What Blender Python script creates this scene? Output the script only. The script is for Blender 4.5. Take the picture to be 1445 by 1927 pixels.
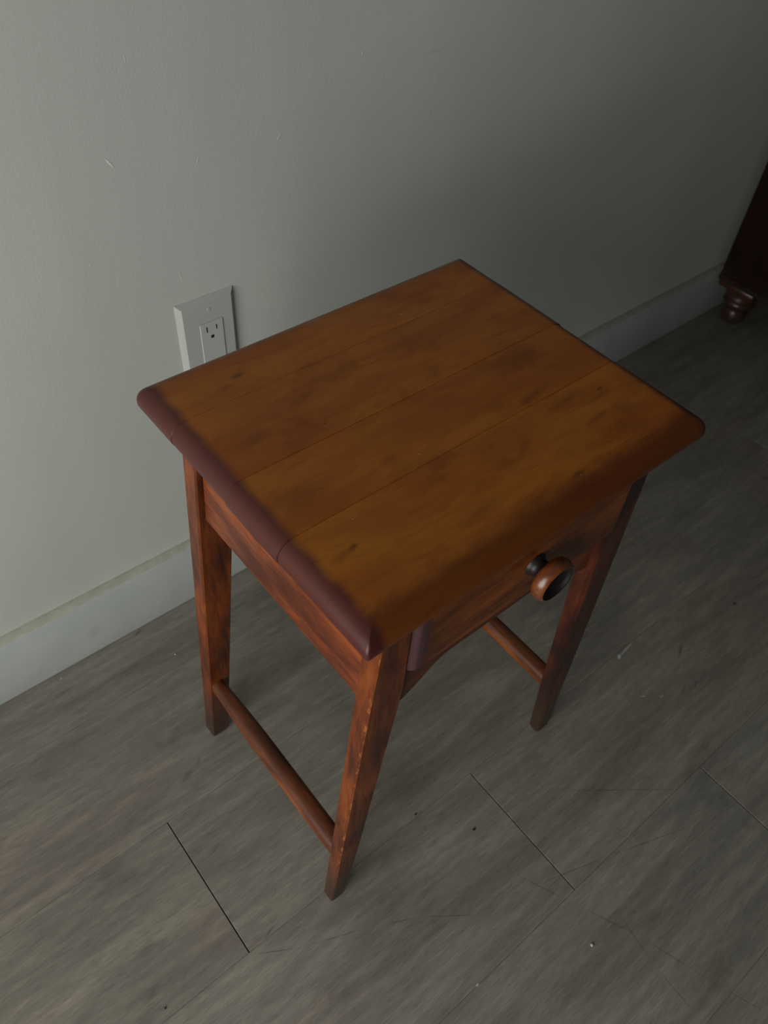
import bpy, bmesh, math, random
from mathutils import Vector, Matrix

for o in list(bpy.data.objects):
    bpy.data.objects.remove(o)
sc = bpy.context.scene
COL = sc.collection

# ------------------------------------------------------------------ camera
yaw, pitch, roll = 0.7494560890782104, 0.8440052751549295, 0.087566020980429
CAM = Vector((0.0, -0.6865442796652703, 1.0))
fwd = Vector((math.sin(yaw)*math.cos(pitch), math.cos(yaw)*math.cos(pitch), -math.sin(pitch)))
rt = Vector((math.cos(yaw), -math.sin(yaw), 0))
up = rt.cross(fwd)
rt2 = rt*math.cos(roll) + up*math.sin(roll)
up2 = -rt*math.sin(roll) + up*math.cos(roll)
cam = bpy.data.cameras.new('camera')
camo = bpy.data.objects.new('camera', cam)
COL.objects.link(camo)
m = Matrix((rt2, up2, -fwd)).transposed().to_4x4()
m.translation = CAM
camo.matrix_world = m
cam.sensor_fit = 'VERTICAL'
cam.sensor_height = 36
cam.lens = 1513.6/1927*36
cam.clip_start = 0.02
cam.dof.use_dof = True
cam.dof.focus_distance = 0.72
cam.dof.aperture_fstop = 9.0
sc.camera = camo

# ------------------------------------------------------------------ world, daylight, exposure
w = bpy.data.worlds.new('world')
sc.world = w
w.use_nodes = True
w.node_tree.nodes['Background'].inputs[0].default_value = (0.62, 0.72, 0.80, 1)
w.node_tree.nodes['Background'].inputs[1].default_value = 0.15
sc.view_settings.view_transform = 'Standard'
sc.view_settings.look = 'None'
sc.view_settings.exposure = 0.0
sc.view_settings.gamma = 1.0
sc.view_settings.use_curve_mapping = False

WX = -0.85                       # inner face of the window wall
WY0, WY1, WZ0, WZ1 = -1.35, -0.25, 0.20, 1.35
ld = bpy.data.lights.new('daylight', 'AREA')
ld.shape = 'RECTANGLE'
ld.size, ld.size_y = (WZ1-WZ0), (WY1-WY0)
ld.energy = 23.8
ld.color = (0.99, 1.0, 0.97)
lo = bpy.data.objects.new('daylight', ld)
COL.objects.link(lo)
lo.location = (WX-0.14, (WY0+WY1)/2, (WZ0+WZ1)/2)
lo.rotation_euler = (0, -math.pi/2, 0)      # shines towards +x


# ------------------------------------------------------------------ node helpers
class NT:
    def __init__(s, name):
        s.m = bpy.data.materials.new(name)
        s.m.use_nodes = True
        s.t = s.m.node_tree
        s.t.nodes.clear()
        s.out = s.t.nodes.new('ShaderNodeOutputMaterial')
        s.b = s.t.nodes.new('ShaderNodeBsdfPrincipled')
        s.t.links.new(s.b.outputs[0], s.out.inputs[0])

    def put(s, sock, v):
        if isinstance(v, bpy.types.NodeSocket):
            s.t.links.new(v, sock)
        elif v is not None:
            if sock.type == 'RGBA' and len(v) == 3:
                v = (*v, 1)
            sock.default_value = v

    def n(s, typ, **k):
        nd = s.t.nodes.new(typ)
        for a, v in k.items():
            setattr(nd, a, v)
        return nd

    def coord(s, kind='Object'):
        return s.n('ShaderNodeTexCoord').outputs[kind]

    def pos(s):
        return s.n('ShaderNodeNewGeometry').outputs['Position']

    def map(s, v, loc=(0, 0, 0), rot=(0, 0, 0), scale=(1, 1, 1), typ='POINT'):
        nd = s.n('ShaderNodeMapping', vector_type=typ)
        s.put(nd.inputs['Vector'], v)
        s.put(nd.inputs['Location'], loc)
        s.put(nd.inputs['Rotation'], rot)
        s.put(nd.inputs['Scale'], scale)
        return nd.outputs[0]

    def noise(s, v, scale=5, detail=4, rough=0.55, dist=0.0):
        nd = s.n('ShaderNodeTexNoise')
        s.put(nd.inputs['Vector'], v)
        s.put(nd.inputs['Scale'], scale)
        s.put(nd.inputs['Detail'], detail)
        s.put(nd.inputs['Roughness'], rough)
        s.put(nd.inputs['Distortion'], dist)
        return nd.outputs['Fac']

    def rng(s, v, a, b, c=0.0, d=1.0, smooth=True):
        nd = s.n('ShaderNodeMapRange', interpolation_type='SMOOTHSTEP' if smooth else 'LINEAR')
        s.put(nd.inputs[0], v)
        for i, x in enumerate((a, b, c, d)):
            s.put(nd.inputs[i+1], x)
        return nd.outputs[0]

    def math(s, op, a, b=None, clamp=False):
        nd = s.n('ShaderNodeMath', operation=op, use_clamp=clamp)
        s.put(nd.inputs[0], a)
        if b is not None:
            s.put(nd.inputs[1], b)
        return nd.outputs[0]

    def mix(s, f, a, b, mode='MIX'):
        nd = s.n('ShaderNodeMix', data_type='RGBA', blend_type=mode)
        s.put(nd.inputs[0], f)
        s.put(nd.inputs[6], a)
        s.put(nd.inputs[7], b)
        return nd.outputs[2]

    def sep(s, v):
        nd = s.n('ShaderNodeSeparateXYZ')
        s.put(nd.inputs[0], v)
        return nd.outputs

    def length(s, v):
        nd = s.n('ShaderNodeVectorMath', operation='LENGTH')
        s.put(nd.inputs[0], v)
        return nd.outputs['Value']

    def add(s, a, b):
        nd = s.n('ShaderNodeVectorMath', operation='ADD')
        s.put(nd.inputs[0], a)
        s.put(nd.inputs[1], b)
        return nd.outputs[0]

    def spot(s, v, c, r, rot=(0, 0, 0), soft=0.35):
        """1 inside an ellipsoid of radii r at c, fading to 0 at its rim"""
        return s.rng(s.length(s.map(v, c, rot, r, 'TEXTURE')), soft, 1.0, 1.0, 0.0)

    def bump(s, h, strength=0.2, dist=0.001, normal=None):
        nd = s.n('ShaderNodeBump')
        s.put(nd.inputs['Height'], h)
        s.put(nd.inputs['Strength'], strength)
        s.put(nd.inputs['Distance'], dist)
        if normal is not None:
            s.put(nd.inputs['Normal'], normal)
        return nd.outputs[0]

    def done(s, color=None, rough=None, normal=None, spec=None, **k):
        s.put(s.b.inputs['Base Color'], color)
        s.put(s.b.inputs['Roughness'], rough)
        if normal is not None:
            s.put(s.b.inputs['Normal'], normal)
        if spec is not None:
            s.put(s.b.inputs['Specular IOR Level'], spec)
        for a, v in k.items():
            s.put(s.b.inputs[a.replace('_', ' ')], v)
        return s.m


# ------------------------------------------------------------------ materials
def mat_wall():
    t = NT('wall_paint')
    P = t.pos()
    ripple = t.noise(t.map(P, scale=(60, 60, 12)), 1, 3)
    peel = t.noise(P, 420, 2, 0.5)
    bulge = t.noise(t.map(P, scale=(5, 5, 2.2)), 1, 2)
    col = t.mix(t.rng(bulge, 0.35, 0.7), (0.56, 0.575, 0.53), (0.60, 0.60, 0.55))
    marks = None
    # scratches and dings: (x, z, half length, half width, angle, strength)
    for x, z, a, b, ang, st in [(.2778, .6498, .0075, .0016, 2.15, 1), (.5667, .6932, .0028, .0012, 1.9, .8),
                                (.4608, .6316, .0055, .0013, .9, .6), (.6745, .6775, .030, .0012, .05, -.35),
                                (.3301, .5154, .012, .0016, 1.7, .25), (.3088, .7324, .004, .001, 1.6, .5),
                                (.3657, .6309, .005, .0012, 1.2, .4), (.0996, .1756, .0022, .0012, .4, .8),
                                (.2381, .5595, .003, .001, 1.6, .5), (.262, .53, .012, .003, 1.5, .12), (.27, .50, .010, .003, 1.8, .12)]:
        mk = t.math('MULTIPLY', t.spot(P, (x, .0155, z), (a, 1, b), (0, -ang, 0)), st)
        marks = mk if marks is None else t.math('ADD', marks, mk)
    col = t.mix(t.math('MULTIPLY', t.math('MAXIMUM', marks, 0.0), .55), col, (0.85, 0.85, 0.8))
    dk = t.math('MULTIPLY', t.math('MAXIMUM', t.math('MULTIPLY', marks, -1.0), 0.0), .5)
    col = t.mix(dk, col, (0.3, 0.3, 0.28))
    h = t.math('ADD', t.math('MULTIPLY', peel, .35), t.math('MULTIPLY', ripple, .5))
    h = t.math('ADD', h, t.math('MULTIPLY', marks, 1.2))
    n1 = t.bump(bulge, .35, .006)
    nrm = t.bump(h, .28, .0009, n1)
    return t.done(col, .62, nrm, .3)


def mat_white(name, c, rough=.45, scale=200, spec=.4):
    t = NT(name)
    P = t.pos()
    n = t.noise(P, 14, 3)
    col = t.mix(t.rng(n, .3, .7), tuple(x*.94 for x in c), c)
    return t.done(col, rough, t.bump(t.noise(P, scale, 2), .08, .0006), spec)


def mat_baseboard():
    t = NT('baseboard_paint')
    P = t.pos()
    col = t.mix(t.rng(t.noise(P, 16, 4), .3, .7), (0.45, 0.475, 0.45), (0.50, 0.52, 0.49))
    # yellowed caulk on the upward ledge, its weaker light painted in as darker tone
    z = t.sep(t.n('ShaderNodeNewGeometry').outputs['Normal'])[2]
    ledge_shade = t.rng(z, .5, .95)
    dcol = t.mix(t.rng(t.noise(P, 60, 4), .35, .65), (0.41, 0.41, 0.33), (0.47, 0.47, 0.39))
    col = t.mix(ledge_shade, col, dcol)
    scuff = t.spot(P, (.118, 0, .045), (.012, .1, .018), (0, .6, 0), 0)
    col = t.mix(t.math('MULTIPLY', scuff, .3), col, (.25, .24, .23))
    return t.done(col, .5, t.bump(t.noise(P, 180, 2), .1, .0006), .35)


def mat_floor():
    t = NT('laminate_plank')
    P = t.pos()
    rnd = t.n('ShaderNodeObjectInfo').outputs['Random']
    off = t.n('ShaderNodeCombineXYZ')
    t.put(off.inputs[0], t.math('MULTIPLY', rnd, 17.0))
    t.put(off.inputs[1], t.math('MULTIPLY', rnd, 9.0))
    Q = t.add(P, off.outputs[0])
    warp = t.noise(t.map(Q, scale=(2.2, 5, 1)), 1, 3)
    wv = t.n('ShaderNodeCombineXYZ')
    t.put(wv.inputs[1], t.math('MULTIPLY', warp, .022))
    QW = t.add(Q, wv.outputs[0])
    broad = t.noise(t.map(QW, scale=(3.5, 17, 1)), 1, 4, .6, .4)
    mid = t.noise(t.map(QW, scale=(13, 105, 1)), 1, 6, .64)
    fine = t.noise(t.map(QW, scale=(55, 700, 1)), 1, 4, .65)
    blot = t.noise(t.map(Q, scale=(9, 16, 1)), 1, 5, .65)
    base = t.mix(t.rng(rnd, 0, 1), (0.198, 0.178, 0.148), (0.206, 0.190, 0.162))
    col = t.mix(t.rng(broad, .3, .7), t.mix(1.0, base, (.80, .80, .80), 'MULTIPLY'), t.mix(1.0, base, (1.14, 1.14, 1.14), 'MULTIPLY'))
    col = t.mix(t.rng(mid, .40, .66, 0, .65), col, t.mix(1.0, col, (1.38, 1.38, 1.36), 'MULTIPLY'))
    col = t.mix(t.rng(fine, .40, .66, 0, .65), col, t.mix(1.0, col, (.70, .69, .68), 'MULTIPLY'))
    warm = t.noise(t.map(Q, scale=(3, 6, 1)), 1, 2)
    col = t.mix(t.rng(warm, .48, .66, 0, .5), col, t.mix(1.0, col, (1.02, .94, .94), 'MULTIPLY'))
    col = t.mix(t.rng(blot, .55, .72, 0, .42), col, t.mix(1.0, col, (.55, .54, .5), 'MULTIPLY'))
    # long straight hairline scratches (x, y, half length, angle)
    hair = None
    for x, y, a, ang in [(0.3787, -0.6056, 0.0385, -1.1352),
                        (0.4129, -0.6783, 0.0419, -1.1281),
                        (0.4471, -0.7635, 0.0500, -1.2392),
                        (0.4728, -0.8332, 0.0243, -1.1772),
                        (0.4260, -0.7154, 0.0284, -1.7502),
                        (0.4195, -0.7755, 0.0323, -1.6162),
                        (0.4254, -0.6198, 0.0501, -0.3277),
                        (0.5277, -0.6558, 0.0583, -0.3470),
                        (0.5550, -0.5947, 0.0920, -0.6484),
                        (0.2241, -0.5329, 0.0204, -0.4613),
                        (0.2725, -0.5640, 0.0372, -0.6303),
                        (0.0952, -0.4703, 0.0264, -0.5494),
                        (0.1560, -0.5005, 0.0416, -0.4044),
                        (0.1291, -0.4183, 0.0066, -2.4952),
                        (0.5880, -0.5751, 0.0039, -1.5154)]:
        mk = t.spot(P, (x, y, 0), (a*1.15, .00075, 1), (0, 0, ang), 0.2)
        hair = mk if hair is None else t.math('MAXIMUM', hair, mk)
    hair = t.math('MULTIPLY', hair, t.rng(t.noise(P, 60, 2), .3, .5, .2, .6))
    col = t.mix(hair, col, (.045, .042, .036))
    # individual marks (x, y, a, b, angle, colour, strength)
    L, D = (.62, .64, .60), (.045, .04, .034)
    for x, y, a, b, ang, cc, st in [(.7052, -.4591, .006, .0035, .6, L, .8), (.723, -.457, .026, .0022, .13, L, .45),
                                    (.7868, -.5084, .016, .004, .5, D, .6), (.7352, -.5518, .012, .0022, .2, D, .5),
                                    (.76, -.556, .010, .002, .3, D, .5), (.9271, -.5076, .006, .004, .3, D, .8),
                                    (.6822, -.5219, .006, .0012, -.5, L, .5), (.7036, -.5383, .006, .0012, .1, L, .35),
                                    (.12, -.235, .014, .006, .3, D, .40), (.142, -.226, .010, .004, .6, D, .35),
                                    (.0554, -.0097, .003, .0015, .3, L, .7),
                                    (.1735, -.0053, .010, .004, .2, D, .5), (.045, -.032, .02, .004, .1, D, .3),
                                    (.1, -.335, .012, .0025, .2, D, .3), (.1, -.45, .012, .002, .3, D, .5),
                                    (.2493, -.6356, .003, .0015, 0, L, .9)]:
        mk = t.math('MULTIPLY', t.spot(P, (x, y, 0), (a, b, 1), (0, 0, ang), 0.1), st)
        col = t.mix(mk, col, cc)
    h = t.math('ADD', t.math('MULTIPLY', fine, .6), t.math('MULTIPLY', mid, .6))
    rough = t.rng(mid, .3, .7, .46, .6)
    return t.done(col, rough, t.bump(h, .22, .0008), .32)


def wood(name, light, mid_, dark, axis='z', worn=False, endstain_sheen=False, streak=.5, rough=.34, seed=0.0, coat=.14):
    """old varnished pine: grain stretched along an axis of the object"""
    t = NT(name)
    P = t.map(t.coord(), loc=(seed, seed*1.7, seed*.6))
    k = {'x': (0, 1, 1), 'y': (1, 0, 1), 'z': (1, 1, 0)}[axis]
    st = lambda lo, hi: tuple(hi if a else lo for a in k)
    wob = t.noise(t.map(P, scale=st(7, 12)), 1, 2)
    wv = t.n('ShaderNodeCombineXYZ')
    for i in range(3):
        if k[i]:
            t.put(wv.inputs[i], t.math('MULTIPLY', wob, .018))
    Q = t.add(P, wv.outputs[0])
    broad = t.noise(t.map(Q, scale=st(9, 38)), 1, 4, .6)
    gr = t.noise(t.map(Q, scale=st(22, 230)), 1, 4, .6)
    fine = t.noise(t.map(Q, scale=st(60, 1100)), 1, 2)
    col = t.mix(t.rng(broad, .33, .62), dark, mid_)
    col = t.mix(t.rng(broad, .52, .75, 0, .8), col, light)
    col = t.mix(t.rng(gr, .48, .68, 0, streak), col, dark)
    col = t.mix(t.rng(fine, .4, .7, 0, .35), col, t.mix(1.0, col, (.6, .5, .45), 'MULTIPLY'))
    if endstain_sheen:                    # dark finish on the rounded left end, purple window sheen painted in
        X = t.sep(t.coord())[0]
        jit = t.math('MULTIPLY', t.math('SUBTRACT', t.noise(t.coord(), 90, 3), .5), .004)
        col = t.mix(t.rng(t.math('ADD', X, jit), -.110, -.106, .95, 0), col, (.052, .022, .026))
    if worn:
        ch = t.noise(t.map(P, scale=st(60, 160)), 1, 4, .7)
        col = t.mix(t.rng(ch, .50, .60, 0, .8), col, (.36, .115, .025))
        col = t.mix(t.rng(ch, .69, .73), col, (.58, .28, .10))
    # grime settles on the lowest few centimetres
    z = t.sep(t.pos())[2]
    col = t.mix(t.rng(t.math('ADD', z, t.math('MULTIPLY', broad, .10)), .085, .21, .85, 0), col, (.045, .026, .017))
    r = t.rng(gr, .3, .7, rough, rough+.12)
    return t.done(col, r, t.bump(t.math('ADD', t.math('MULTIPLY', gr, .6), fine), .12, .0006), .36,
                  Coat_Weight=coat, Coat_Roughness=.3)


def mat_top():
    t = NT('tabletop_wood')
    P = t.pos()                     # all boards share one finish
    rnd = t.n('ShaderNodeObjectInfo').outputs['Random']
    off = t.n('ShaderNodeCombineXYZ')
    t.put(off.inputs[0], t.math('MULTIPLY', rnd, 3.0))
    t.put(off.inputs[1], t.math('MULTIPLY', rnd, 7.0))
    B = t.add(P, off.outputs[0])
    wob = t.noise(t.map(B, scale=(6, 14, 6)), 1, 3)
    wv = t.n('ShaderNodeCombineXYZ')
    t.put(wv.inputs[1], t.math('MULTIPLY', wob, .035))
    Q = t.add(B, wv.outputs[0])
    broad = t.noise(t.map(Q, scale=(9, 34, 9)), 1, 4, .6)
    gr = t.noise(t.map(Q, scale=(18, 260, 60)), 1, 4, .62)
    fine = t.noise(t.map(Q, scale=(70, 1300, 60)), 1, 2)
    patch = t.noise(t.map(P, scale=(16, 24, 10)), 1, 4, .6)
    worn_c = (.385, .120, .0080)
    amber = (.305, .080, .0055)
    dk = (.165, .034, .0035)
    col = t.mix(t.rng(broad, .36, .66), amber, worn_c)
    col = t.mix(t.rng(patch, .52, .74, 0, .6), col, dk)
    col = t.mix(t.rng(gr, .50, .74, 0, .40), col, dk)
    col = t.mix(t.rng(fine, .45, .7, 0, .25), col, t.mix(1.0, col, (.6, .5, .4), 'MULTIPLY'))
    # the boards differ a little
    col = t.mix(t.rng(rnd, 0, 1, 0, .22), col, t.mix(1.0, col, (.62, .55, .5), 'MULTIPLY'))
    # knots and stains
    for x, y, a, b, ang, st in [(.2168, -.4267, .006, .0035, .2, .85), (.2065, -.4286, .018, .0045, .1, .5),
                                (.4824, -.4145, .005, .002, .1, .9), (.472, -.4215, .022, .004, .1, .5),
                                (.445, -.409, .035, .006, .05, .5), (.455, -.437, .020, .005, .1, .45),
                                (.3938, -.4708, .012, .0035, .1, .75), (.2733, -.3185, .002, .0016, 0, .8),
                                (.2799, -.2837, .022, .006, .1, .45), (.4283, -.3886, .03, .006, .1, .45),
                                (.3782, -.4284, .024, .006, .5, .35), (.25, -.232, .010, .005, .1, .6),
                                (.235, -.238, .012, .0045, .1, .35), (.22, -.3017, .02, .009, .1, .45),
                                (.31, -.455, .035, .010, .05, .3), (.45, -.345, .055, .018, .05, .35),
                                (.212, -.37, .03, .02, .3, .35), (.35, -.47, .05, .008, .05, .35)]:
        col = t.mix(t.math('MULTIPLY', t.spot(P, (x, y, .583), (a, b, 1), (0, 0, ang), 0.0), st*.8), col, (.045, .012, .003))
    # old dark finish left round the rim: distance to the rim, roughened
    X, Y, Z = t.sep(P)[0], t.sep(P)[1], t.sep(P)[2]
    jit = t.math('MULTIPLY', t.math('SUBTRACT', t.noise(t.map(P, scale=(30, 55, 20)), 1, 4, .65), .5), .022)
    jl = t.math('MULTIPLY', jit, .35)
    left = t.rng(t.math('ADD', t.math('SUBTRACT', X, .1755), jl), .010, .019, 1, 0)
    right = t.rng(t.math('ADD', t.math('SUBTRACT', .530, X), jl), .004, .016, 1, 0)
    back = t.rng(t.math('ADD', t.math('SUBTRACT', -.1955, Y), jl), .003, .018, .8, 0)
    front = t.rng(t.math('ADD', t.math('SUBTRACT', Y, -.4945), jit), .010, .032, 1, 0)
    near_c = (.060, .0125, .005)
    col = t.mix(t.math('MULTIPLY', front, .80), col, (.085, .018, .004))
    col = t.mix(t.math('MULTIPLY', back, .75), col, (.06, .016, .005))
    col = t.mix(t.math('MULTIPLY', right, .85), col, (.045, .009, .004))
    col = t.mix(t.math('MULTIPLY', left, .95), col, (.060, .0125, .0115))
    # pin pricks of bare wood
    nd = t.n('ShaderNodeTexVoronoi')
    t.put(nd.inputs['Vector'], P)
    t.put(nd.inputs['Scale'], 26.0)
    col = t.mix(t.rng(nd.outputs['Distance'], .014, .02, .6, 0), col, (.7, .45, .22))
    rough = t.rng(patch, .3, .7, .36, .46)
    return t.done(col, rough, t.bump(t.math('ADD', t.math('MULTIPLY', gr, .6), fine), .10, .0005), .30,
                  Coat_Weight=.12, Coat_Roughness=.30)


M = {}
M['wall'] = mat_wall()
M['plain'] = mat_white('plain_wall_paint', (.31, .355, .385), .7)
M['ceil'] = mat_white('ceiling_paint', (.33, .36, .38), .8)
M['base'] = mat_baseboard()
M['floor'] = mat_floor()
M['sub'] = mat_white('underlay', (.05, .045, .04), .9)
M['plastic'] = mat_white('outlet_plastic', (.50, .515, .475), .32, 90, .5)
M['plastic2'] = mat_white('receptacle_plastic', (.53, .55, .52), .28, 90, .5)
M['slot'] = mat_white('slot_dark', (.012, .011, .010), .8)
M['top'] = mat_top()
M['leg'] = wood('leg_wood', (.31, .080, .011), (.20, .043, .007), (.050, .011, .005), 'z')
M['leg_shaded'] = wood('leg_wood_shaded', (.150, .032, .009), (.085, .017, .0065), (.025, .008, .006), 'z', seed=9.0)  # right legs: darkened copy of the leg wood, their shade painted into the colour
M['leg_worn'] = wood('leg_wood_worn_edge', (.26, .068, .013), (.19, .042, .009), (.08, .017, .006), 'z', worn=True)
M['apron'] = wood('apron_wood', (.32, .082, .016), (.235, .052, .011), (.075, .015, .006), 'y', seed=1.3, streak=.8)
M['rail'] = wood('rail_wood', (.22, .06, .012), (.15, .034, .008), (.06, .014, .005), 'x', seed=2.1)
M['drawer'] = wood('drawer_wood', (.34, .098, .009), (.25, .060, .006), (.085, .019, .004), 'x', seed=3.7, rough=.32, endstain_sheen=True)
M['rod'] = wood('stretcher_wood', (.30, .10, .028), (.22, .062, .017), (.09, .024, .009), 'y', seed=4.4, rough=.38)
M['knob'] = wood('knob_wood', (.34, .105, .026), (.22, .058, .015), (.07, .018, .008), 'x', seed=5.2, rough=.22, coat=.6)
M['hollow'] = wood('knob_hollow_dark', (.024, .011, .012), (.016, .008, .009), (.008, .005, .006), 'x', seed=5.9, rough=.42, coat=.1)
M['chest'] = wood('dark_chest_wood', (.026, .0030, .0022), (.018, .0022, .0018), (.008, .0018, .0016), 'z', seed=6.0, rough=.4)
M['chest_foot'] = wood('chest_foot_wood', (.16, .040, .014), (.10, .022, .009), (.04, .009, .005), 'z', seed=7.0, rough=.25, coat=.6)
M['crumb_d'] = mat_white('dark_crumb', (.02, .015, .012), .8)
M['crumb_l'] = mat_white('pale_crumb', (.62, .58, .46), .8)


# ------------------------------------------------------------------ object helpers
def empty(name, loc, label=None, cat=None, group=None, kind=None):
    o = bpy.data.objects.new(name, None)
    o.empty_display_size = .05
    o.location = loc
    COL.objects.link(o)
    tag(o, label, cat, group, kind)
    return o


def tag(o, label=None, cat=None, group=None, kind=None):
    for k, v in (('label', label), ('category', cat), ('group', group), ('kind', kind)):
        if v:
            o[k] = v
    return o


def wloc(o):
    v = Vector(o.location)
    while o.parent:
        o = o.parent
        v += Vector(o.location)
    return v


def link(name, bm, mats, parent=None, origin=None, smooth=None):
    """link a bmesh given in world coordinates as one object"""
    bmesh.ops.recalc_face_normals(bm, faces=bm.faces)
    if smooth is not None:
        for f in bm.faces:
            f.smooth = True
        for e in bm.edges:
            e.smooth = len(e.link_faces) == 2 and e.calc_face_angle(0) < math.radians(smooth)
    base = wloc(parent) if parent else Vector((0, 0, 0))
    org = Vector(origin) if origin is not None else base
    bmesh.ops.translate(bm, verts=bm.verts, vec=-org)
    me = bpy.data.meshes.new(name)
    bm.to_mesh(me)
    bm.free()
    for mt in (mats if isinstance(mats, (list, tuple)) else [mats]):
        me.materials.append(mt)
    o = bpy.data.objects.new(name, me)
    COL.objects.link(o)
    if parent:
        o.parent = parent
    o.location = org - base
    return o


def add_box(bm, a, b, bev=0.0, seg=2):
    x0, y0, z0 = a
    x1, y1, z1 = b
    r = bmesh.ops.create_cube(bm, size=1)
    vs = r['verts']
    for v in vs:
        v.co = Vector(((x0+x1)/2+v.co.x*(x1-x0), (y0+y1)/2+v.co.y*(y1-y0), (z0+z1)/2+v.co.z*(z1-z0)))
    if bev:
        es = list({e for v in vs for e in v.link_edges})
        bmesh.ops.bevel(bm, geom=es, offset=bev, segments=seg, profile=.5, affect='EDGES')
    return vs


def box(a, b, bev=0.0, seg=2):
    bm = bmesh.new()
    add_box(bm, a, b, bev, seg)
    return bm


def loft(bm, rings, caps=True, midx=None):
    vr = [[bm.verts.new(p) for p in r] for r in rings]
    n = len(rings[0])
    for i in range(len(vr)-1):
        for j in range(n):
            f = bm.faces.new((vr[i][j], vr[i][(j+1) % n], vr[i+1][(j+1) % n], vr[i+1][j]))
            if midx and j in midx:
                f.material_index = 1
    if caps:
        bm.faces.new(vr[0][::-1])
        bm.faces.new(vr[-1])
    return vr


def lathe(bm, prof, c, axis='z', n=40):
    """prof: list of (distance along axis, radius)"""
    rings = []
    for h, r in prof:
        ring = []
        for k in range(n):
            a = 2*math.pi*k/n
            u, v = max(r, 1e-5)*math.cos(a), max(r, 1e-5)*math.sin(a)
            ring.append(Vector(c) + (Vector((u, v, h)) if axis == 'z' else Vector((u, h, v))))
        rings.append(ring)
    loft(bm, rings)


# ------------------------------------------------------------------ room
RX1, RY0, RZ = 3.2, -3.3, 2.45
WALLY = 0.0155
tag(link('wall_back', box((WX-.12, WALLY, -.02), (RX1+.12, WALLY+.12, RZ)), M['wall']), kind='structure')
tag(link('wall_right', box((RX1, RY0, -.02), (RX1+.12, WALLY, RZ)), M['plain']), kind='structure')
tag(link('wall_front', box((WX-.12, RY0-.12, -.02), (RX1+.12, RY0, RZ)), M['plain']), kind='structure')
tag(link('ceiling', box((WX-.12, RY0-.12, RZ), (RX1+.12, WALLY+.12, RZ+.1)), M['ceil']), kind='structure')
bm = bmesh.new()
add_box(bm, (WX-.12, RY0, -.02), (WX, WY0, RZ))
add_box(bm, (WX-.12, WY1, -.02), (WX, WALLY, RZ))
add_box(bm, (WX-.12, WY0, -.02), (WX, WY1, WZ0))
add_box(bm, (WX-.12, WY0, WZ1), (WX, WY1, RZ))
tag(link('wall_left', bm, M['plain']), kind='structure')
bm = bmesh.new()
for a, b in (((WY0, WZ0), (WY0+.04, WZ1)), ((WY1-.04, WZ0), (WY1, WZ1)),
             ((WY0+.04, WZ0), (WY1-.04, WZ0+.04)), ((WY0+.04, WZ1-.04), (WY1-.04, WZ1))):
    add_box(bm, (WX-.08, a[0], a[1]), (WX-.03, b[0], b[1]), .003, 1)
tag(link('window_1', bm, M['base']), kind='structure')

# baseboard: flat board with a plain ledge on top
bm = box((WX, 0.0, 0.0006), (RX1, WALLY, .1115), .0010, 2)
tag(link('baseboard_back', bm, M['base'], smooth=40), kind='structure')

# floor: 184 x 1209 mm laminate planks, running along the wall
fl = tag(link('floor', box((WX-.12, RY0-.1, -.03), (RX1+.12, WALLY, -.0095)), M['sub']), kind='structure')
PW, PL = .1825, 1.2090
rows = {0: .45, 1: .072, 2: .410, 3: .660, -1: .60}     # x of a butt joint in each row
rr = random.Random(4)
k = -1
y1 = -.0885 + PW
fulls = {}
while y1 > RY0:
    y0 = y1-PW
    jx = rows.get(k, None)
    if jx is None:
        jx = rr.uniform(0, PL)
    x = jx - PL*math.ceil((jx-WX)/PL)
    while x < RX1:
        xa, xb = max(x, WX), min(x+PL, RX1)
        ya, yb = max(y0, RY0), min(y1, WALLY-.001)
        if xb-xa > .02 and yb-ya > .005:
            g, gy = .0006, .00006
            key = (round(xb-xa, 4), round(yb-ya, 4))
            if key in fulls:
                o = fulls[key].copy()
                COL.objects.link(o)
            else:
                bm = bmesh.new()
                add_box(bm, (g, gy, -.009), (xb-xa-g, yb-ya-gy, 0))
                top_e = [e for e in bm.edges if all(abs(v.co.z) < 1e-6 for v in e.verts)]
                bmesh.ops.bevel(bm, geom=top_e, offset=.00045, segments=2, profile=.5, affect='EDGES')
                o = link('plank', bm, M['floor'], fl, origin=(0, 0, 0))
                fulls[key] = o
            o.location = (xa, ya, rr.uniform(-.0002, .0001))
        x += PL
    y1 = y0
    k += 1

# ------------------------------------------------------------------ wall outlet
PX0, PX1, PZ0, PZ1 = .3165, .3900, .368, .4828
yw = WALLY
out = empty('wall_outlet', ((PX0+PX1)/2, yw, (PZ0+PZ1)/2), 'white wall outlet plate half hidden behind the wooden side table', 'outlet')
cx = .3556
DX0, DX1, DZ0, DZ1 = .3408, .3706, .3850, .4520
bm = bmesh.new()
d = .0058
def rect(x0, x1, z0, z1, y):
    return [Vector((x0, y, z0)), Vector((x1, y, z0)), Vector((x1, y, z1)), Vector((x0, y, z1))]
# frame shaped plate with sloping rim and a rectangular opening
rings = [rect(PX0, PX1, PZ0, PZ1, yw), rect(PX0, PX1, PZ0, PZ1, yw-.0006),
         rect(PX0+.0008, PX1-.0008, PZ0+.0008, PZ1-.0008, yw-.0014),
         rect(PX0+.0056, PX1-.0056, PZ0+.0050, PZ1-.0050, yw-d),
         rect(DX0-.0004, DX1+.0004, DZ0-.0004, DZ1+.0004, yw-d-.0002),
         rect(DX0-.0004, DX1+.0004, DZ0-.0004, DZ1+.0004, yw-.001)]
loft(bm, rings, caps=False)
link('cover_plate', bm, M['plastic'], out, smooth=25)
# receptacle body with real slots: built as a face with cut-outs
bm = bmesh.new()
yf = yw-d-.0012
add_box(bm, (DX0, yf+.0012, DZ0), (DX1, yw-.001, DZ1))
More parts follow.
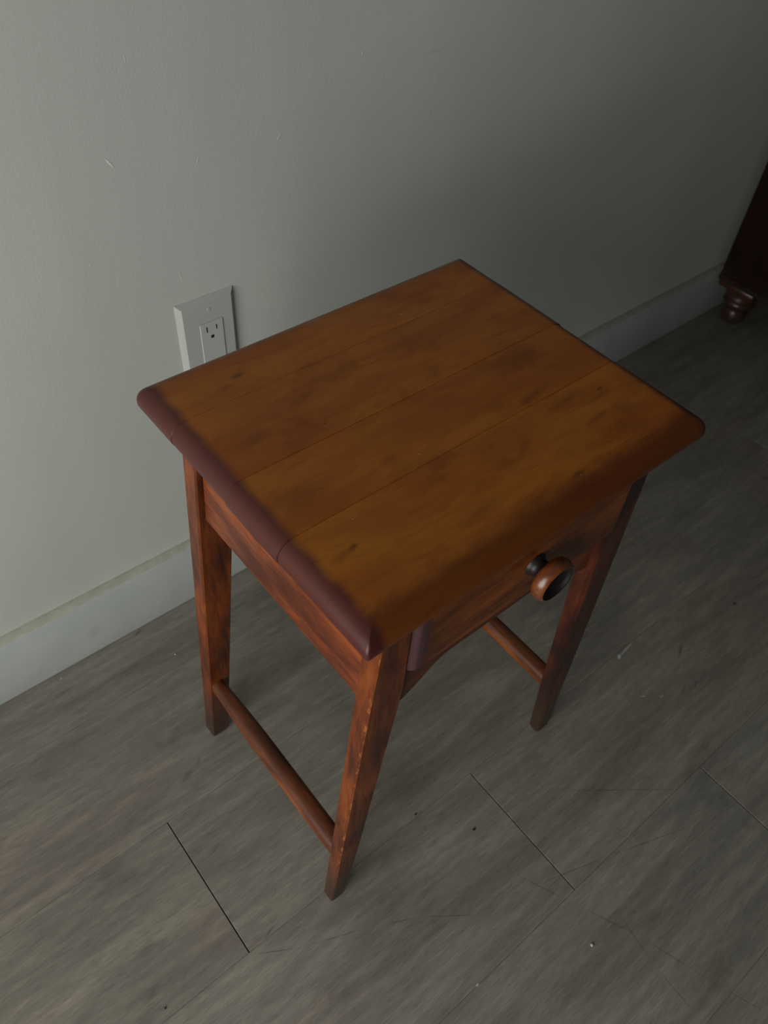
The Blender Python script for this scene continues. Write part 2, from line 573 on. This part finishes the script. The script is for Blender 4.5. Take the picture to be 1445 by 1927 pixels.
# front skin in a grid of cells, leaving out the slot cells
slots = []
for zc in (.4432, .3935):
    slots += [(.3493-.0008, .3493+.0008, zc-.0037, zc+.0037), (.3617-.0008, .3617+.0008, zc-.0031, zc+.0031),
              (.3555-.0021, .3555+.0021, zc-.0131, zc-.0089)]
xs = sorted({DX0+.0006, DX1-.0006} | {s[0] for s in slots} | {s[1] for s in slots})
zs = sorted({DZ0+.0006, DZ1-.0006} | {s[2] for s in slots} | {s[3] for s in slots})
vv = {}
def gv(x, z, y=None):
    k_ = (round(x, 6), round(z, 6), y)
    if k_ not in vv:
        vv[k_] = bm.verts.new((x, yf if y is None else y, z))
    return vv[k_]
def inslot(x, z):
    return any(s[0] < x < s[1] and s[2] < z < s[3] for s in slots)
for i in range(len(xs)-1):
    for j in range(len(zs)-1):
        if not inslot((xs[i]+xs[i+1])/2, (zs[j]+zs[j+1])/2):
            bm.faces.new((gv(xs[i], zs[j]), gv(xs[i+1], zs[j]), gv(xs[i+1], zs[j+1]), gv(xs[i], zs[j+1])))
inner = rect(DX0+.0006, DX1-.0006, DZ0+.0006, DZ1-.0006, yf)
outer = rect(DX0, DX1, DZ0, DZ1, yf+.0012)
loft(bm, [outer, inner], caps=False)
rec = link('receptacle', bm, M['plastic2'], out)
for s in slots:
    round_ = (s[1]-s[0]) > .003
    bm = bmesh.new()
    if round_:
        lathe(bm, [(0, .0020), (.0006, .0020)], ((s[0]+s[1])/2, yf+.00025, (s[2]+s[3])/2), 'y', 16)
        nm = 'ground_hole'
    else:
        add_box(bm, (s[0]+.00005, yf+.0003, s[2]+.00005), (s[1]-.00005, yf+.0009, s[3]-.00005))
        nm = 'slot'
    link(nm, bm, M['slot'], rec)
bm = bmesh.new()
lathe(bm, [(0, .0022), (-.0004, .0021), (-.0006, .0015), (-.0003, .0004)], (cx-.0008, yw-d, .4677), 'y', 20)
link('screw', bm, M['plastic'], out, smooth=40)

# ------------------------------------------------------------------ side table
XC = .3545
YF, YB = -.4945, -.1945
XL, XR = .1755, .5300
tab = empty('side_table', (XC, (YF+YB)/2, 0), 'old reddish-brown wooden side table with one drawer, standing by the grey wall', 'table')
YC = (YF+YB)/2
ZT, ZB = .5830, .5610
kz = .80
# tabletop: four boards out of one rounded slab
seams = [-.2545, -.3315, -.3965]
ys = [YB+.02] + seams + [YF-.02]
for i in range(4):
    bm = bmesh.new()
    prof = [(.010, 0.0), (.0045, .0008), (.0015, .0026), (.0, .0060), (.0, .0090)]
    for q in range(1, 13):
        a = math.pi/2*q/12
        prof.append((.0155*(1-math.cos(a)), .0090+.0130*math.sin(a)))
    prof.append((.030, .0220))
    rings = []
    for ins, hz in prof:
        ring = []
        for qx, qy, rc, a0 in ((1, 1, .0040, 0), (-1, 1, .0075, 90), (-1, -1, .0030, 180), (1, -1, .0070, 270)):
            r_ = max(rc-ins*.5, .0008)
            cx_ = XR-ins-r_ if qx > 0 else XL+ins+r_
            cy_ = YB-ins-r_ if qy > 0 else YF+ins+r_
            for q in range(7):
                a = math.radians(a0+15*q)
                ring.append(Vector((cx_+r_*math.cos(a), cy_+r_*math.sin(a), ZB+hz)))
        rings.append(ring)
    loft(bm, rings)
    yh, yl = ys[i], ys[i+1]
    for yc_, no, inner_ in ((yh-.00005, (0, 1, 0), i > 0), (yl+.00005, (0, -1, 0), i < 3)):
        if inner_:
            r = bmesh.ops.bisect_plane(bm, geom=bm.verts[:]+bm.edges[:]+bm.faces[:], plane_co=(0, yc_, 0), plane_no=no, clear_outer=True)
            ce = [e for e in r['geom_cut'] if isinstance(e, bmesh.types.BMEdge)]
            fr = bmesh.ops.contextual_create(bm, geom=ce)
            ee = [e for f in fr['faces'] for e in f.edges]
            deep = (i == 2 and no[1] < 0) or (i == 3 and no[1] > 0)
            bmesh.ops.bevel(bm, geom=ee, offset=.00055 if deep else .00028, segments=1, profile=.5, affect='EDGES')
    dz = (.0, .0001, -.00025, -.0002)[i]
    dx = (.0, .0004, -.0005, .0002)[i]
    for v in bm.verts:
        v.co.z += dz
        v.co.x += dx
    link('tabletop_board', bm, M['top'], tab, origin=(XC, YC+.001*i, .57), smooth=38)

# legs. outer / inner half spread from XC, per height
def leg(sx, front):
    bm = bmesh.new()
    lv = [(0.0, .0052), (.002, .0032), (.006, .0013), (.013, 0), (.14, 0), (.28, 0), (.408, 0), (.44, 0), (.5605, 0)]
    rings = []
    for z, ins in lv:
        t = z/.56
        xo = .1825 - .0365*t
        if z < .408:
            s_ = z/.408
            f0, f1 = (.1635, .1185) if front else (.1590, .1185)
            xi = f0 - (f0-f1)*(s_**(.85 if front else 1.0))
        else:
            xi = .1185
        if front:
            ya = -.4705 - .0040*t
            yb = -.4545 - .0010*t
            yo, yi = ya, yb                    # outward face, inward face
        else:
            yo = -.1945 - .0075*t
            yi = -.2135 - .0105*t
        xo -= ins
        xi += ins
        sgn = -1 if front else 1
        yo -= sgn*ins
        yi += sgn*ins
        c = .0017
        ci = .0017 if (z > .42) else (.0042 if z > .2 else .0030)
        if not front:
            ci = c
        # order round: outer-out corner, inner-out corner, inner-in, outer-in (each chamfered)
        def pt(hx, y):
            return Vector((XC+sx*hx, y, z))
        sy = 1 if yi > yo else -1
        rings.append([pt(xo, yo+sy*c), pt(xo-c, yo), pt(xi+ci, yo), pt(xi, yo+sy*ci*.8),
                      pt(xi, yi-sy*c), pt(xi+c, yi), pt(xo-c, yi), pt(xo, yi-sy*c)])
    loft(bm, rings, midx={0, 6})
    org = (XC+sx*.174, -.4625 if front else -.204, 0)
    base_m = M['leg_shaded'] if sx > 0 else M['leg']
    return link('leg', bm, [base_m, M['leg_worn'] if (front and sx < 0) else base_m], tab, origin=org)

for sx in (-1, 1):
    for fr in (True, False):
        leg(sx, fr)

# side aprons (slightly behind the outer leg faces) and back apron
APZ = .428
for sx in (-1, 1):
    bm = bmesh.new()
    def apx(z, t_):
        return XC + sx*((.1825-.0365*z/.56)-.0065-t_)
    rings = []
    for y in (-.2245, -.4550):
        rings.append([Vector((apx(APZ+.001, 0), y, APZ+.001)), Vector((apx(.5605, 0), y, .5605)),
                      Vector((apx(.5605, .013), y, .5605)), Vector((apx(APZ, .013), y, APZ)),
                      Vector((apx(APZ, .0015), y, APZ))])
    loft(bm, rings)
    link('side_apron', bm, M['apron'], tab, origin=(XC+sx*.14, YC, .5))
link('back_apron', box((XC-.1195, -.222, APZ), (XC+.1195, -.208, .5605), .001, 1), M['rail'], tab, origin=(XC, -.215, .5))

# arched rail below the drawer
bm = bmesh.new()
pts = []
N = 28
x0, x1 = XC-.1200, XC+.1200
for i in range(N+1):
    u = i/N
    x = x0+(x1-x0)*u
    e = min(u, 1-u)*(x1-x0)
    s_ = min(1, e/.058)
    s_ = s_*s_*(3-2*s_)
    pts.append((x, .402 + .030*s_))
yA, yB_ = -.4665, -.4545
lo_f = [bm.verts.new((x, yA, z)) for x, z in pts]
lo_b = [bm.verts.new((x, yB_, z)) for x, z in pts]
hi_f = [bm.verts.new((x, yA, .4675)) for x, z in pts]
hi_b = [bm.verts.new((x, yB_, .4675)) for x, z in pts]
for i in range(N):
    bm.faces.new((lo_f[i], lo_f[i+1], hi_f[i+1], hi_f[i]))
    bm.faces.new((lo_b[i+1], lo_b[i], hi_b[i], hi_b[i+1]))
    bm.faces.new((lo_f[i+1], lo_f[i], lo_b[i], lo_b[i+1]))
    bm.faces.new((hi_f[i], hi_f[i+1], hi_b[i+1], hi_b[i]))
bm.faces.new((lo_f[0], hi_f[0], hi_b[0], lo_b[0]))
bm.faces.new((lo_f[N], lo_b[N], hi_b[N], hi_f[N]))
link('arched_rail', bm, M['rail'], tab, origin=(XC, -.46, .44))

# drawer
DF = -.4810
bm = bmesh.new()
add_box(bm, (XC-.1190, DF, .4680), (XC+.1170, -.4690, .5595))
fe = [e for e in bm.edges if all(v.co.y < DF+1e-5 for v in e.verts)]
bmesh.ops.bevel(bm, geom=fe, offset=.0085, segments=6, profile=.5, affect='EDGES')
for v in bm.verts:                       # keep the rounding shallow
    pass
add_box(bm, (XC-.112, -.4695, .4685), (XC-.102, -.235, .5450))
add_box(bm, (XC+.102, -.4695, .4685), (XC+.112, -.235, .5450))
add_box(bm, (XC-.102, -.4695, .4720), (XC+.102, -.235, .4770))
add_box(bm, (XC-.102, -.245, .4770), (XC+.102, -.235, .5450))
drw = link('drawer', bm, M['drawer'], tab, origin=(XC, DF, .5135), smooth=35)
bm = bmesh.new()
prof = [(.0015, .0105), (-.0015, .0105), (-.0030, .0085), (-.0080, .0078), (-.0102, .0100), (-.0118, .0160), (-.0138, .0186),
        (-.0165, .0197), (-.0190, .0198), (-.0215, .0192), (-.0236, .0181), (-.0246, .0170), (-.0247, .0164), (-.0240, .0158), (-.0222, .0150), (-.0206, .0134),
        (-.0192, .0102), (-.0186, .0065), (-.0192, .0045), (-.0196, .0020), (-.0197, 0)]
lathe(bm, prof, (XC+.0010, DF, .5135), 'y', 48)
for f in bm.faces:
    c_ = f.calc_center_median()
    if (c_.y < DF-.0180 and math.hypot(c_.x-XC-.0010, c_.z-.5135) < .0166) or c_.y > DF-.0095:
        f.material_index = 1  # hollow and neck near black; the neck's shadow is painted in
tag(link('knob', bm, [M['knob'], M['hollow']], drw, origin=(XC, DF, .515), smooth=60), 'round dished knob, nearly black in its hollow')

# stretchers between front and back legs: rounded squarish rods
for sx in (-1, 1):
    bm = bmesh.new()
    cxs = XC + sx*.1635
    czs = .128
    rings = []
    hw, hh = .0112, .0118
    for i in range(17):
        u = i/16
        y = -.2105 + (-.4600+.2105)*u
        k_ = .70 + .30*math.sin(math.pi/2*min(1, u/.45))
        ring = []
        for q in range(20):
            a = 2*math.pi*q/20 + .05
            ca, sa = math.cos(a), math.sin(a)
            ex = .78
            ring.append(Vector((cxs+hw*k_*math.copysign(abs(ca)**ex, ca), y, czs+hh*k_*math.copysign(abs(sa)**ex, sa))))
        rings.append(ring)
    loft(bm, rings)
    link('stretcher', bm, M['rod'], tab, origin=(cxs, -.335, czs), smooth=35)

# ------------------------------------------------------------------ dark chest at the right
CX0, CX1, CY0, CY1 = 1.540, 2.33, -.46, -.004
CZ0, CZ1 = .1060, .92
ch = empty('chest', ((CX0+CX1)/2, (CY0+CY1)/2, 0), 'dark red-brown wooden chest on turned feet at the right edge', 'chest')
bm = bmesh.new()
add_box(bm, (CX0, CY0, CZ0), (CX1, CY1, CZ1), .003, 2)
link('body', bm, M['chest'], ch, smooth=40)
bm = bmesh.new()
add_box(bm, (CX0-.012, CY0-.012, CZ1), (CX1+.012, CY1, CZ1+.024), .006, 3)
link('top', bm, M['chest'], ch, smooth=40)
bm = bmesh.new()
add_box(bm, (CX0-.0012, CY0-.0012, CZ0-.0105), (CX1+.0012, CY1, CZ0+.002), .001, 1)
link('base_moulding', bm, M['chest'], ch, smooth=40)
fp = [(0.0, .017), (.003, .0225), (.012, .0255), (.021, .0255), (.029, .0230), (.033, .0215), (.037, .0235), (.042, .0315),
      (.048, .0345), (.053, .0325), (.056, .0300), (.058, .0310), (.061, .0335), (.066, .0325), (.071, .0310), (.079, .0340), (.086, .0385),
      (.090, .0415), (.0955, .0420)]
for fx in (CX0+.044, CX1-.044):
    for fy in (CY1-.044, CY0+.044):
        bm = bmesh.new()
        lathe(bm, fp, (fx, fy, 0), 'z', 32)
        add_box(bm, (fx-.0425, fy-.0425, .0815), (fx+.0425, fy+.0415, .0954), .002, 1)
        link('foot', bm, M['chest_foot'], ch, origin=(fx, fy, 0), smooth=50)

# ------------------------------------------------------------------ crumbs on the floor
def crumb(x, y, r, mt, label, seed, group=None):
    rg = random.Random(seed)
    bm = bmesh.new()
    bmesh.ops.create_icosphere(bm, subdivisions=2, radius=r)
    for v in bm.verts:
        v.co *= rg.uniform(.75, 1.2)
        v.co.z *= .6
    zmin = min(v.co.z for v in bm.verts)
    for v in bm.verts:
        v.co += Vector((x, y, .0001-zmin))
    o = link('crumb', bm, mt, origin=(x, y, 0), smooth=60)
    tag(o, label, 'crumb', group)

crumb(.3798, -.6884, .0019, M['crumb_l'], 'pale crumb on bare floor near the bottom, right of centre', 1, 'crumbs on the floor')
crumb(.3627, -.5098, .0017, M['crumb_d'], 'larger dark crumb on the floor right of the nearest table leg', 2, 'crumbs on the floor')
crumb(.3182, -.4510, .0012, M['crumb_d'], 'smaller dark crumb beside the plank seam right of the nearest table leg', 3, 'crumbs on the floor')
crumb(-.0265, -.4432, .0011, M['crumb_d'], 'dark crumb on the floor at the bottom left', 4, 'crumbs on the floor')
crumb(.1971, -.0696, .0012, M['crumb_l'], 'pale crumb on the floor between baseboard and back left table leg', 5, 'crumbs on the floor')
